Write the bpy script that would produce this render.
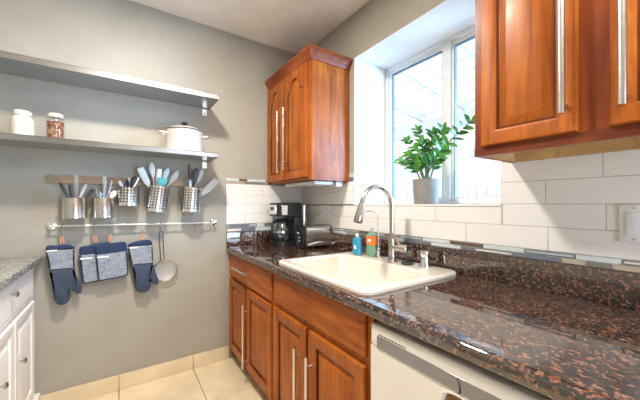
import bpy, bmesh, math, random
from mathutils import Vector, Matrix, Euler
R = random.Random(7)
PI = math.pi
for o in list(bpy.data.objects): bpy.data.objects.remove(o)
SC = bpy.context.scene
COL = SC.collection

# ------------------------------------------------------------------ camera, world, lights, exposure
CAM = Vector((-1.5055, -2.5654, 1.2967)); YAW = -0.5927; FPX = 294.58
cd = bpy.data.cameras.new('camera'); cam = bpy.data.objects.new('camera', cd); COL.objects.link(cam)
cam.location = CAM; cam.rotation_euler = (PI/2, 0, YAW)
cd.sensor_width = 36; cd.lens = 36*FPX/640; cd.shift_y = 4.43/640; cd.clip_start = .02
SC.camera = cam
W = bpy.data.worlds.new('world'); SC.world = W; W.use_nodes = True
bg = W.node_tree.nodes['Background']; bg.inputs[0].default_value = (.98, .99, 1, 1); bg.inputs[1].default_value = 2.3
SC.view_settings.view_transform = 'Standard'; SC.view_settings.look = 'None'
SC.view_settings.gamma = 1; SC.view_settings.use_curve_mapping = False
SC.view_settings.exposure = 0.0
def lamp(name, kind, loc, energy, color, size=.3, rot=(0, 0, 0), sy=None):
    l = bpy.data.lights.new(name, kind); l.energy = energy; l.color = color
    if kind == 'AREA':
        l.size = size
        if sy: l.shape = 'RECTANGLE'; l.size_y = sy
        else: l.shape = 'DISK'
    elif kind == 'SUN': l.angle = size
    o = bpy.data.objects.new(name, l); COL.objects.link(o); o.location = loc; o.rotation_euler = rot
    return o
lamp('ceiling_lamp', 'AREA', (-1.4, -1.2, 2.765), 60, (1, .93, .82), .22)
lamp('rear_top_fill', 'AREA', (-.75, -2.9, 2.765), 36, (1, .95, .88), .5)  # added fill light under the ceiling behind the camera, out of view
lamp('rear_cool_fill', 'AREA', (-.65, -4.05, 1.4), 62, (.66, .83, 1), 1.2, (PI/2+.35, 0, .30), 2.0)  # added cool fill light; the wall behind it has no opening
gl = lamp('window_side_fill', 'AREA', (2.1, -3.0, 1.95), 360, (.28, .58, 1), 1.6)  # unseen blue fill added outside the window to strengthen daylight on the back wall
gl.rotation_euler = (Vector((-1.35, 0, 1.35)) - Vector(gl.location)).to_track_quat('-Z', 'Y').to_euler()
lamp('sun', 'SUN', (4, -3, 6), 1.6, (1, .97, .92), .02, (math.radians(-8), math.radians(28), 0))

# ------------------------------------------------------------------ materials
def nt(name):
    m = bpy.data.materials.new(name); m.use_nodes = True
    t = m.node_tree; b = t.nodes['Principled BSDF']
    return m, t, b
def nd(t, ty, **kw):
    n = t.nodes.new(ty)
    for k, v in kw.items(): setattr(n, k, v)
    return n
def ramp(t, fac, stops):
    r = nd(t, 'ShaderNodeValToRGB'); t.links.new(fac, r.inputs[0])
    e = r.color_ramp.elements
    while len(e) < len(stops): e.new(.5)
    for el, (p, c) in zip(e, stops): el.position = p; el.color = (*c, 1)
    return r.outputs[0]
def coord(t, scale=(1, 1, 1)):
    c = nd(t, 'ShaderNodeTexCoord'); mp = nd(t, 'ShaderNodeMapping'); mp.inputs['Scale'].default_value = scale
    t.links.new(c.outputs['Object'], mp.inputs[0]); return mp.outputs[0]
def noise(t, vec, scale, detail=4, rough=.55, dist=0):
    n = nd(t, 'ShaderNodeTexNoise'); n.inputs['Scale'].default_value = scale; n.inputs['Detail'].default_value = detail
    n.inputs['Roughness'].default_value = rough; n.inputs['Distortion'].default_value = dist
    t.links.new(vec, n.inputs['Vector']); return n.outputs[0]
def bump(t, b, h, strength, dist=.01):
    n = nd(t, 'ShaderNodeBump'); n.inputs['Strength'].default_value = strength; n.inputs['Distance'].default_value = dist
    t.links.new(h, n.inputs['Height']); t.links.new(n.outputs[0], b.inputs['Normal'])
def simple(name, col, rough=.5, metal=0, spec=.5, coat=0, trans=0, var=.06, vs=12, emit=None):
    m, t, b = nt(name)
    c2 = tuple(x*(1-var) for x in col); c1 = tuple(min(1, x*(1+var)) for x in col)
    cc = ramp(t, noise(t, coord(t), vs), [(.3, c2), (.7, c1)])
    t.links.new(cc, b.inputs['Base Color'])
    b.inputs['Roughness'].default_value = rough; b.inputs['Metallic'].default_value = metal
    b.inputs['Specular IOR Level'].default_value = spec; b.inputs['Coat Weight'].default_value = coat
    b.inputs['Transmission Weight'].default_value = trans
    if emit: b.inputs['Emission Color'].default_value = (*emit[0], 1); b.inputs['Emission Strength'].default_value = emit[1]
    return m
def wood(name, dark, mid, light, scale=(16, 16, 1.6), rough=.4):
    m, t, b = nt(name)
    v = coord(t, scale)
    n = noise(t, v, 1.0, 6, .6, 1.2)
    c = ramp(t, n, [(.28, dark), (.5, mid), (.72, light)])
    n2 = noise(t, coord(t, (3, 3, 3)), 1.3, 3)
    mx = nd(t, 'ShaderNodeMix', data_type='RGBA', blend_type='MULTIPLY'); mx.inputs[0].default_value = .55
    t.links.new(c, mx.inputs['A'])
    c2 = ramp(t, n2, [(.35, (.55, .45, .4)), (.6, (1, 1, 1))]); t.links.new(c2, mx.inputs['B'])
    t.links.new(mx.outputs['Result'], b.inputs['Base Color'])
    b.inputs['Roughness'].default_value = rough; b.inputs['Specular IOR Level'].default_value = .25; b.inputs['Coat Weight'].default_value = .08; b.inputs['Coat Roughness'].default_value = .2
    bump(t, b, n, .04)
    return m
def granite(name, base, blob, fleck, scale=60, rough=.06, ior=1.5, stretch=(1, 1, 1), cut=.62):
    m, t, b = nt(name)
    v = coord(t, stretch)
    vo = nd(t, 'ShaderNodeTexVoronoi'); vo.inputs['Scale'].default_value = scale
    wn = noise(t, v, 18, 3); 
    va = nd(t, 'ShaderNodeVectorMath', operation='MULTIPLY_ADD'); va.inputs[1].default_value = (.03, .03, .03)
    nn = nd(t, 'ShaderNodeTexNoise'); nn.inputs['Scale'].default_value = 40; t.links.new(v, nn.inputs['Vector'])
    t.links.new(nn.outputs['Color'], va.inputs[0]); t.links.new(v, va.inputs[2]); t.links.new(va.outputs[0], vo.inputs['Vector'])
    sep = nd(t, 'ShaderNodeSeparateColor'); t.links.new(vo.outputs['Color'], sep.inputs[0])
    c = ramp(t, sep.outputs[0], [(.0, base[0]), (.35, base[1]), (.55, base[2]), (cut, blob[0]), (.82, blob[1]), (1, fleck)])
    c.node.color_ramp.interpolation = 'LINEAR'
    n3 = noise(t, v, 140, 2)
    mx = nd(t, 'ShaderNodeMix', data_type='RGBA', blend_type='MULTIPLY'); mx.inputs[0].default_value = .6
    t.links.new(c, mx.inputs['A']); t.links.new(ramp(t, n3, [(.35, (.45, .45, .45)), (.6, (1.2, 1.15, 1.1))]), mx.inputs['B'])
    t.links.new(mx.outputs['Result'], b.inputs['Base Color'])
    b.inputs['Roughness'].default_value = rough; b.inputs['IOR'].default_value = ior
    return m
def paint(name, col, bumpy=.15, var=.07, rough=.6, scale=3):
    m, t, b = nt(name)
    v = coord(t)
    c = ramp(t, noise(t, v, scale, 5), [(.3, tuple(x*(1-var) for x in col)), (.7, tuple(min(1, x*(1+var)) for x in col))])
    t.links.new(c, b.inputs['Base Color']); b.inputs['Roughness'].default_value = rough
    bump(t, b, noise(t, v, 55, 4), bumpy, .004)
    return m
def brushed(name, col, rough=.28, sc=(2, 2, 220), metal=1):
    m, t, b = nt(name)
    n = noise(t, coord(t, sc), 1, 3)
    t.links.new(ramp(t, n, [(.3, tuple(x*.86 for x in col)), (.7, col)]), b.inputs['Base Color'])
    b.inputs['Metallic'].default_value = metal; b.inputs['Roughness'].default_value = rough
    bump(t, b, n, .03, .002)
    return m
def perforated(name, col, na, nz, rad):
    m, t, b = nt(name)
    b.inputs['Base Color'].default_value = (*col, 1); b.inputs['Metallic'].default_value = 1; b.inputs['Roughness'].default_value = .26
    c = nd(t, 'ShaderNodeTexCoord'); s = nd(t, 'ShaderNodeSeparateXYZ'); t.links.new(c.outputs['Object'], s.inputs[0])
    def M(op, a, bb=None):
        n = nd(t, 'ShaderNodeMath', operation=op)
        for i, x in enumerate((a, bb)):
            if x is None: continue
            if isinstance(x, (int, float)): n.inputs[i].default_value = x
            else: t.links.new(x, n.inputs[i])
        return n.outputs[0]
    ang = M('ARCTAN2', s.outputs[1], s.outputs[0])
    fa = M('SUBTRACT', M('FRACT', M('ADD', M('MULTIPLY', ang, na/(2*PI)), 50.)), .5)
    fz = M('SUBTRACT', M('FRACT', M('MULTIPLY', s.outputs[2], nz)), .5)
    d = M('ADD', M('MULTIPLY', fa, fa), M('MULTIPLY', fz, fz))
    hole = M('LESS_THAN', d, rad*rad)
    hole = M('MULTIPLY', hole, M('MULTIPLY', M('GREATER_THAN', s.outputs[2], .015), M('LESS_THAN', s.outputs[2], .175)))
    tr = nd(t, 'ShaderNodeBsdfDiffuse'); tr.inputs[0].default_value = (.03, .03, .035, 1); mx = nd(t, 'ShaderNodeMixShader')  # holes are painted dots, the dark inside put into the colour
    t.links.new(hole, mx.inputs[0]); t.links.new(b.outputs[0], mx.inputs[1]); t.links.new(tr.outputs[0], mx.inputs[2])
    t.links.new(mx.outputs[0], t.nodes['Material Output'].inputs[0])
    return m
def clear(name, tint=(1, 1, 1), refl=.08, rough=.02):
    m, t, b = nt(name)
    tr = nd(t, 'ShaderNodeBsdfTransparent'); tr.inputs[0].default_value = (*tint, 1)
    gl = nd(t, 'ShaderNodeBsdfGlossy'); gl.inputs['Roughness'].default_value = rough
    fr = nd(t, 'ShaderNodeLayerWeight'); fr.inputs[0].default_value = .5
    pw = nd(t, 'ShaderNodeMath', operation='POWER'); pw.inputs[1].default_value = 5; t.links.new(fr.outputs['Facing'], pw.inputs[0])
    mu = nd(t, 'ShaderNodeMath', operation='MULTIPLY_ADD'); mu.inputs[1].default_value = .9; mu.inputs[2].default_value = refl
    t.links.new(pw.outputs[0], mu.inputs[0])
    mx = nd(t, 'ShaderNodeMixShader'); t.links.new(mu.outputs[0], mx.inputs[0]); t.links.new(tr.outputs[0], mx.inputs[1]); t.links.new(gl.outputs[0], mx.inputs[2])
    t.links.new(mx.outputs[0], t.nodes['Material Output'].inputs[0])
    return m
def weave(name, light, dark, sc=260):
    m, t, b = nt(name)
    n1 = noise(t, coord(t, (30, 30, sc)), 1, 2); n2 = noise(t, coord(t, (sc, sc, 30)), 1, 2)
    ad = nd(t, 'ShaderNodeMath', operation='ADD'); t.links.new(n1, ad.inputs[0]); t.links.new(n2, ad.inputs[1])
    t.links.new(ramp(t, ad.outputs[0], [(.38, dark), (.5, light), (.62, light)]), b.inputs['Base Color'])
    ad.inputs[0].default_value = .5
    ad2 = nd(t, 'ShaderNodeMath', operation='MULTIPLY'); ad2.inputs[1].default_value = .5
    t.links.new(ad.outputs[0], ad2.inputs[0])
    rp = [x for x in t.nodes if x.type == 'VALTORGB'][-1]; t.links.new(ad2.outputs[0], rp.inputs[0])
    b.inputs['Roughness'].default_value = .9; bump(t, b, ad2.outputs[0], .3, .003)
    return m
def quilt(name, col):
    m, t, b = nt(name)
    b.inputs['Base Color'].default_value = (*col, 1); b.inputs['Roughness'].default_value = .75
    w = nd(t, 'ShaderNodeTexWave', bands_direction='Z'); w.inputs['Scale'].default_value = 26
    t.links.new(coord(t), w.inputs[0]); bump(t, b, w.outputs[1], .35, .004)
    t.links.new(ramp(t, w.outputs[1], [(.0, tuple(x*.8 for x in col)), (.4, col)]), b.inputs['Base Color'])
    return m

def roofmat(name):
    m, t, b = nt(name)
    tr = nd(t, 'ShaderNodeBsdfTranslucent'); tr.inputs[0].default_value = (.85, .87, .9, 1)
    mx = nd(t, 'ShaderNodeMixShader'); mx.inputs[0].default_value = .65
    b.inputs['Base Color'].default_value = (.85, .86, .88, 1)
    t.links.new(b.outputs[0], mx.inputs[1]); t.links.new(tr.outputs[0], mx.inputs[2]); t.links.new(mx.outputs[0], t.nodes['Material Output'].inputs[0])
    return m
M = {}
M['wall'] = paint('taupe_paint', (.36, .335, .285), .3)
M['ceil'] = paint('ceiling_paint', (.86, .79, .72), .1)
M['white_paint'] = paint('white_paint', (.83, .84, .84), .06, .02)
M['tile'] = simple('white_glazed_tile', (.80, .78, .75), .16, var=.025, vs=2)
M['grout'] = simple('grout', (.50, .47, .43), .9)
M['ftile'] = paint('cream_floor_tile', (.72, .59, .40), .03, .13, .32, 5)
M['fgrout'] = simple('floor_grout', (.36, .26, .15), .9)
M['wood'] = wood('cherry_wood_upright', (.21, .046, .005), (.38, .098, .010), (.49, .155, .02))
M['woodh'] = wood('cherry_wood_level', (.21, .046, .005), (.37, .094, .010), (.47, .145, .02), (16, 1.6, 16))
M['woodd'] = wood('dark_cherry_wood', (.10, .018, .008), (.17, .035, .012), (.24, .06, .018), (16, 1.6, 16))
M['woodc'] = wood('crown_cherry_wood', (.13, .024, .008), (.26, .058, .014), (.36, .10, .025), (16, 1.6, 16))
M['pocket'] = simple('brown_metal', (.16, .10, .05), .25, .8)
M['woodf'] = wood('reddish_cherry_frame', (.15, .028, .008), (.28, .060, .014), (.36, .09, .02))
M['groove'] = wood('dark_groove_wood', (.08, .017, .004), (.17, .042, .008), (.26, .07, .013))  # darker tone for the groove faces of the doors
M['ply'] = wood('pale_plywood', (.50, .30, .12), (.60, .38, .17), (.68, .46, .22), (3, 14, 14), .5)
M['granite'] = granite('tan_brown_granite', ((.005, .005, .006), (.012, .010, .011), (.030, .020, .017)), ((.06, .028, .018), (.20, .068, .030)), (.24, .13, .085), 150, .04, 2.2, (1, .85, 1), .74)
M['pgran'] = granite('pale_speckled_granite', ((.10, .10, .09), (.28, .28, .25), (.42, .42, .37)), ((.36, .37, .33), (.5, .5, .44)), (.16, .19, .21), 120, .2)
M['steel'] = brushed('brushed_steel', (.82, .81, .79), .22)
M['steelh'] = brushed('satin_nickel', (.74, .72, .68), .3)
M['chrome'] = simple('chrome', (.86, .86, .86), .08, 1, var=.01)
M['wsteel'] = simple('pale_steel', (.72, .74, .78), .4, .6, var=.01)
M['nickel'] = simple('brushed_nickel', (.56, .52, .46), .22, 1, var=.02)
M['shelf'] = brushed('shelf_steel', (.60, .60, .60), .24, (3, 160, 160))
M['bar'] = wood('brown_bar', (.34, .21, .13), (.50, .33, .22), (.58, .41, .30), (2, 20, 30), .4)  # brown tone streaked along the bar
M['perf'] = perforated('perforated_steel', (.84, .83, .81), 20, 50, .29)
M['black'] = simple('black_plastic', (.018, .018, .02), .3)
M['brass'] = simple('dull_brass', (.42, .34, .2), .35, 1)
M['dark'] = simple('dark_rubber', (.03, .03, .032), .6)
M['white'] = simple('white_enamel', (.80, .78, .74), .2, var=.02, coat=.4)
M['dw'] = simple('dishwasher_white', (.80, .765, .72), .28, var=.02)
M['band'] = brushed('grey_control_strip', (.30, .30, .33), .25, (2, 2, 200), .6)
M['cabwhite'] = simple('white_cabinet_paint', (.90, .89, .88), .35, var=.02)
M['sink'] = simple('cream_porcelain', (.76, .70, .61), .14, var=.015, coat=.5)
M['plate'] = simple('white_plastic', (.78, .77, .76), .35, var=.02)
M['ceramic'] = simple('cream_ceramic', (.62, .585, .52), .15, var=.02)
M['lid'] = simple('pale_metal_lid', (.74, .72, .66), .35, .2)
M['nuts'] = granite('brown_nuts', ((.06, .02, .01), (.17, .05, .02), (.26, .09, .04)), ((.26, .10, .045), (.36, .17, .09)), (.5, .34, .24), 110, .6)
M['pglass'] = clear('jar_glass', (.97, .98, .97), .06)
M['glass'] = clear('window_glass', (.985, .99, .99), .02)
M['cglass'] = clear('carafe_glass', (.72, .78, .86), .24, .05)
M['pot'] = simple('pinkish_white_enamel', (.66, .595, .56), .15, var=.01, coat=.5)
M['concrete'] = paint('grey_concrete', (.27, .245, .225), .2, .14, .8, 14)
M['soil'] = simple('dark_soil', (.03, .02, .012), .95, var=.4, vs=90)
M['leaf'] = simple('glossy_leaf', (.035, .17, .025), .3, var=.35, vs=18)
M['leaf2'] = simple('bright_leaf', (.08, .30, .03), .3, var=.3, vs=18)
M['stem'] = simple('green_stem', (.09, .15, .04), .5, var=.3)
M['navy'] = simple('navy_trim', (.014, .03, .085), .8)
M['mitt'] = quilt('slate_quilted_cloth', (.036, .056, .098))
M['weave'] = weave('grey_woven_cloth', (.30, .33, .39), (.07, .09, .13), 420)
M['orange'] = simple('orange_loop', (.72, .30, .14), .7)
M['mesh'] = clear('fine_sieve_mesh', (.95, .92, .86), .42, .7)
M['blueliq'] = simple('blue_soap', (.02, .30, .50), .12, var=.15, coat=.5)
M['greenliq'] = simple('pale_green_soap', (.16, .34, .24), .15, var=.1, coat=.5)
M['olabel'] = simple('orange_label', (.86, .20, .03), .4)
M['wplastic'] = simple('pale_utensil_plastic', (.70, .75, .77), .4, var=.04)
M['gplastic'] = simple('grey_utensil_plastic', (.50, .51, .50), .4)
M['bplastic'] = simple('charcoal_utensil_plastic', (.035, .04, .05), .35)
M['teal'] = simple('teal_silicone', (.12, .55, .55), .4)
M['brown'] = simple('dark_brown_handle', (.06, .035, .025), .4)
M['clearp'] = clear('clear_plastic', (.86, .88, .9), .12, .15)
M['outwhite'] = simple('white_outdoor_paint', (.74, .745, .75), .6, var=.05)
M['outgrey'] = simple('weathered_white_paint', (.58, .585, .60), .7, var=.06)
M['roof'] = roofmat('translucent_roofing')
M['ground'] = simple('pale_paving', (.42, .42, .4), .8)
M['alum'] = simple('white_window_vinyl', (.80, .80, .77), .35, var=.02)
M['gasket'] = simple('dark_gasket', (.09, .13, .17), .5)
MOS = [simple('mosaic_%s' % n, c, r, mt, var=.10, vs=30) for n, c, r, mt in [
    ('milk_glass', (.58, .64, .66), .12, 0), ('slate_blue', (.15, .17, .21), .15, 0), ('grey_stone', (.19, .18, .17), .35, 0),
    ('taupe_glass', (.42, .36, .29), .2, 0), ('brown_stone', (.13, .085, .06), .3, 0), ('pale_blue', (.42, .47, .51), .12, 0), ('frosted', (.66, .64, .60), .15, 0)]]

# ------------------------------------------------------------------ mesh helpers
def nb(): return bmesh.new()
def box(bm, lo, hi, bev=0, seg=2, mi=0):
    lo = Vector(lo); hi = Vector(hi)
    r = bmesh.ops.create_cube(bm, size=1)
    vs = r['verts']
    for v in vs: v.co = Vector(((lo[i]+hi[i])/2 + v.co[i]*(hi[i]-lo[i]) for i in range(3)))
    fs = set(f for v in vs for f in v.link_faces)
    for f in fs: f.material_index = mi
    if bev:
        es = list(set(e for v in vs for e in v.link_edges))
        g = bmesh.ops.bevel(bm, geom=es, offset=bev, segments=seg, affect='EDGES', profile=.6)
        for f in g['faces']: f.material_index = mi
    return bm
def frame_from(d):
    d = Vector(d).normalized(); a = Vector((0, 0, 1)) if abs(d.z) < .9 else Vector((1, 0, 0))
    u = d.cross(a).normalized(); return u, u.cross(d).normalized() * -1, d
def loft(bm, loops, cap0=True, cap1=True, closed=True, mi=0):
    rows = [[bm.verts.new(p) for p in lp] for lp in loops]
    n = len(rows[0])
    for a, b in zip(rows, rows[1:]):
        for i in range(n if closed else n-1):
            j = (i+1) % n
            try: f = bm.faces.new((a[i], a[j], b[j], b[i])); f.material_index = mi; f.smooth = True
            except ValueError: pass
    if cap0: 
        f = bm.faces.new(list(reversed(rows[0]))); f.material_index = mi
    if cap1:
        f = bm.faces.new(rows[-1]); f.material_index = mi
    return rows
def tube(bm, pts, r, n=10, mi=0, caps=True):
    pts = [Vector(p) for p in pts]
    rs = r if isinstance(r, (list, tuple)) else [r]*len(pts)
    t = (pts[1]-pts[0]).normalized(); u, v, _ = frame_from(t)
    loops = []
    for i, p in enumerate(pts):
        if 0 < i < len(pts)-1: d = ((pts[i+1]-p).normalized() + (p-pts[i-1]).normalized()).normalized()
        elif i == 0: d = (pts[1]-p).normalized()
        else: d = (p-pts[i-1]).normalized()
        u = (u - d*u.dot(d)).normalized(); v = d.cross(u)
        loops.append([p + (u*math.cos(2*PI*k/n) + v*math.sin(2*PI*k/n))*rs[i] for k in range(n)])
    loft(bm, loops, caps, caps, mi=mi)
    return bm
def lathe(bm, prof, c=(0, 0, 0), n=28, axis=(0, 0, 1), cap0=True, cap1=True, mi=0):
    u, v, d = frame_from(axis); c = Vector(c)
    loft(bm, [[c + d*z + (u*math.cos(2*PI*k/n) + v*math.sin(2*PI*k/n))*max(r, 1e-4) for k in range(n)] for r, z in prof], cap0, cap1, mi=mi)
    return bm
def smoothpath(pts, k=8):
    pts = [Vector(p) for p in pts]; out = []
    P = [pts[0]*2-pts[1]] + pts + [pts[-1]*2-pts[-2]]
    for i in range(1, len(P)-2):
        for s in range(k):
            t = s/k; a, b, c, d = P[i-1:i+3]
            out.append(.5*((2*b) + (c-a)*t + (2*a-5*b+4*c-d)*t*t + (-a+3*b-3*c+d)*t**3))
    return out + [pts[-1]]
def rrect(u0, u1, v0, v1, r, n=5):
    out = []
    for cu, cv, a0 in ((u1-r, v1-r, 0), (u0+r, v1-r, PI/2), (u0+r, v0+r, PI), (u1-r, v0+r, 1.5*PI)):
        for k in range(n+1):
            a = a0 + PI/2*k/n; out.append((cu+r*math.cos(a), cv+r*math.sin(a)))
    return out
def offset2(poly, d):
    n = len(poly); area = sum(poly[i][0]*poly[(i+1) % n][1]-poly[(i+1) % n][0]*poly[i][1] for i in range(n)); s = 1 if area > 0 else -1
    out = []
    for i in range(n):
        a, b, c = Vector(poly[i-1]), Vector(poly[i]), Vector(poly[(i+1) % n])
        t = (c-a); t = t.normalized() if t.length > 1e-9 else Vector((1, 0))
        out.append(b + Vector((-t.y, t.x))*d*s)
    return out
def pillow(bm, poly, y0, th, edge=.008, mi=0):
    """outline in x,z given its own thickness along y (rounded rim)"""
    P = [(Vector(p)) for p in poly]
    loops = []
    for off, yy in ((edge*1.2, -th/2), (edge*.35, -th*.36), (0, 0), (edge*.35, th*.36), (edge*1.2, th/2)):
        loops.append([(q[0], y0+yy, q[1]) for q in offset2(P, off)])
    loft(bm, loops, True, True, mi=mi)
    caps = [f for f in bm.faces if len(f.verts) > 4]
    bmesh.ops.triangulate(bm, faces=caps)
    return bm
WM = {}
def finish(me, name, bm, mats):
    bmesh.ops.recalc_face_normals(bm, faces=bm.faces[:])
    bm.to_mesh(me); bm.free()
    for m in (mats if isinstance(mats, (list, tuple)) else [mats]): me.materials.append(m)
    for p in me.polygons: p.use_smooth = True
    try: me.set_sharp_from_angle(angle=math.radians(38))
    except Exception: pass
def part(name, bm, mats, parent, label=None, local=False, kind=None):
    if not local: bm.transform(WM[parent.name].inverted())
    me = bpy.data.meshes.new(name); finish(me, name, bm, mats)
    o = bpy.data.objects.new(name, me); COL.objects.link(o); o.parent = parent; WM[o.name] = WM[parent.name]
    if label: o['label'] = label
    if kind: o['kind'] = kind
    return o
def thing(name, label, cat, loc, rot=(0, 0, 0), group=None):
    o = bpy.data.objects.new(name, None); COL.objects.link(o); o.empty_display_size = .05
    o.location = loc; o.rotation_euler = rot
    WM[o.name] = Matrix.Translation(Vector(loc)) @ Euler(rot).to_matrix().to_4x4()
    o['label'] = label; o['category'] = cat
    if group: o['group'] = group
    return o
def solo(name, bm, mats, label=None, cat=None, group=None, kind=None):
    xs = [v.co for v in bm.verts]
    b = Vector(((min(v.x for v in xs)+max(v.x for v in xs))/2, (min(v.y for v in xs)+max(v.y for v in xs))/2, min(v.z for v in xs)))
    bm.transform(Matrix.Translation(-b))
    me = bpy.data.meshes.new(name); finish(me, name, bm, mats)
    o = bpy.data.objects.new(name, me); COL.objects.link(o); o.location = b; WM[o.name] = Matrix.Translation(b)
    if label: o['label'] = label
    if cat: o['category'] = cat
    if group: o['group'] = group
    if kind: o['kind'] = kind
    return o
def struct(name, bm, mats): return solo(name, bm, mats, kind='structure')
# plane points seen in the photograph, used to trace outlines of hung cloth at their own distance
_f = Vector((-math.sin(YAW), math.cos(YAW), 0)); _r = Vector((math.cos(YAW), math.sin(YAW), 0))
def onY(u, v, y):
    d = _f + _r*((u-320)/FPX) - Vector((0, 0, 1))*((v-204.43)/FPX); p = CAM + d*((y-CAM.y)/d.y); return (p.x, p.z)

# ------------------------------------------------------------------ structure
FZ = -.035; CZ = 2.79; XL = -2.58; YF = -4.2; GX = .34
H = .93; CU = .885; SP = 1.055
WY0, WY1, WZ0, WZ1 = -1.885, -.808, 1.298, 2.44      # window opening
bm = nb(); box(bm, (XL-.1, 0, FZ-.1), (.405, .12, CZ+.1)); struct('wall_back', bm, M['wall'])
bm = nb(); box(bm, (XL-.1, YF, FZ-.1), (XL, -.001, CZ+.1)); struct('wall_left', bm, M['wall'])
bm = nb(); box(bm, (XL-.1, YF-.1, FZ-.1), (.1, YF-.001, CZ+.1)); struct('wall_front', bm, M['wall'])
bm = nb()
box(bm, (0, YF, FZ-.1), (.405, WY0, CZ+.1)); box(bm, (0, WY1, FZ-.1), (.405, -.001, CZ+.1))
box(bm, (0, WY0, FZ-.1), (.405, WY1, WZ0-.012)); box(bm, (0, WY0, WZ1), (.405, WY1, CZ+.1))
struct('wall_right', bm, M['wall'])
bm = nb(); box(bm, (XL, YF, CZ), (-.001, -.001, CZ+.1)); struct('ceiling', bm, M['ceil'])
# floor: grout slab with tiles set in it
bm = nb(); box(bm, (XL, YF, FZ-.1), (-.001, -.001, FZ-.004), mi=1)
tw = .497; x0 = -1.024
for i in range(-4, 4):
    for j in range(0, 10):
        a, b = x0+i*tw, x0+(i+1)*tw; y1 = -.004-j*tw; y0 = y1-tw
        a2, b2 = max(a, XL+.002), min(b, -.002)
        if b2-a2 < .03 or y0 < YF-.3: continue
        box(bm, (a2+.003, max(y0, YF)+.003, FZ-.02), (b2-.003, y1-.003, FZ), .0015, 1)
struct('floor', bm, [M['ftile'], M['fgrout']])
# tile baseboard along the back wall
bm = nb(); box(bm, (XL+.002, -.007, FZ+.001), (-.72, -.002, .072), mi=1)
xs = [-2.55, -2.018, -1.521, -1.024, -.735]
for a, b in zip(xs, xs[1:]): box(bm, (a+.002, -.012, FZ+.001), (b-.002, -.003, .074), .002, 1)
struct('baseboard_back', bm, [M['ftile'], M['fgrout']])
# white reveal lining the deep window recess
bm = nb(); e = .006
box(bm, (.001, WY1-e, WZ0), (GX, WY1-.0005, WZ1-.0005)); box(bm, (.001, WY0+.0005, WZ0), (GX, WY0+e, WZ1-.0005))
box(bm, (.001, WY0+e, WZ1-e), (GX, WY1-e, WZ1-.0005))
struct('trim_1', bm, M['white_paint'])
bm = nb(); box(bm, (-.011, WY0+.0005, WZ0-.0115), (GX, WY1-.0005, WZ0), .002, 1); struct('trim_2', bm, M['tile'])   # tiled sill

# subway tile
def tilewall(name, axis, rows, lo, hi, face, th=.008, skip=None):
    """rows: (z0, z1, joint, width); axis 'y': runs along y on the plane x=face; axis 'x': along x on the plane y=face"""
    bm = nb()
    def bx(a, b, z0, z1, t0, t1, bev, mi):
        if axis == 'y': box(bm, (face-t1, a, z0), (face-t0, b, z1), bev, 1, mi)
        else: box(bm, (a, face-t1, z0), (b, face-t0, z1), bev, 1, mi)
    for z0, z1, j, w, l2, h2 in rows:
        bx(l2, h2, z0, z1, .001, th-.002, 0, 1)
        k = math.floor((l2-j)/w); a = j+k*w
        while a < h2:
            s, e_ = max(a, l2), min(a+w, h2)
            if e_-s > .006: bx(s+.0012, e_-.0012, z0+.0012, z1-.0012, .0015, th, .0012, 0)
            a += w
    return struct(name, bm, [M['tile'], M['grout']])
T = .3594; YE = -2.9
zr = [1.1, 1.2, 1.2985, 1.4, 1.5015]
tilewall('trim_3', 'y', [(zr[0], zr[1], -1.711, T, YE, -.0105), (zr[1], zr[2]-.013, -1.8905, T, WY0, -.0105), (zr[1], zr[2], -1.8905, T, YE, WY0),
    (zr[2], zr[3], -2.0614, T, YE, WY0), (zr[3], zr[4], -2.241, T, YE, WY0),
    (zr[2], zr[3], -.62, T, WY1, -.0105), (zr[3], 1.4765, -.45, T, WY1, -.0105)], 0, 0, 0)
zb = [1.126, 1.212, 1.297, 1.38, 1.4765]
tilewall('trim_4', 'x', [(zb[0], zb[1], -.591, .36, -.757, -.0015), (zb[1], zb[2], -.42, .36, -.757, -.0015), (zb[2], zb[3], -.591, .36, -.757, -.0015), (zb[3], zb[4], -.42, .36, -.757, -.0015)], 0, 0, 0)
# glass and stone mosaic strips
def mosaic(name, axis, z0, z1, lo, hi, seed, seq=None):
    rr = random.Random(seed); bm = nb(); th = .009; hm = (z1-z0)/2
    for r in range(2):
        p = lo - rr.random()*.1; i = 0
        za, zb_ = z0+r*hm, z0+(r+1)*hm
        if axis == 'y': box(bm, (-.006, lo, za), (-.001, hi, zb_), mi=7)
        else: box(bm, (lo, -.006, za), (hi, -.001, zb_), mi=7)
        last = -1
        while p < hi:
            w = rr.choice([.075, .13, .18, .18]); a, b = max(p, lo), min(p+w, hi)
            mi = rr.choice([0, 0, 1, 2, 3, 4, 5, 6, 5])
            while mi == last: mi = rr.choice([0, 1, 2, 3, 4, 5, 6])
            last = mi
            if b-a > .008:
                for k in ((0,) if mi not in (5, 6) else (0, 1)):
                    q = .0016 + k*.005; tt = th + k*.0007; m2 = mi if k == 1 or mi not in (5, 6) else 1 if mi == 5 else 2
                    if axis == 'y': box(bm, (-tt, a+q, za+q), (-.002, b-q, zb_-q), .0008, 1, m2)
                    else: box(bm, (a+q, -tt, za+q), (b-q, -.002, zb_-q), .0008, 1, m2)
            p += w
    return struct(name, bm, MOS + [M['grout']])
mosaic('trim_5', 'y', SP+.001, 1.0995, YE, -.0105, 5)
mosaic('trim_6', 'x', SP+.001, 1.1255, -.757, -.0105, 11)
mosaic('trim_7', 'x', 1.477, 1.525, -.757, -.365, 21)
mosaic('trim_8', 'y', 1.477, 1.545, WY1, -.753, 8)

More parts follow.
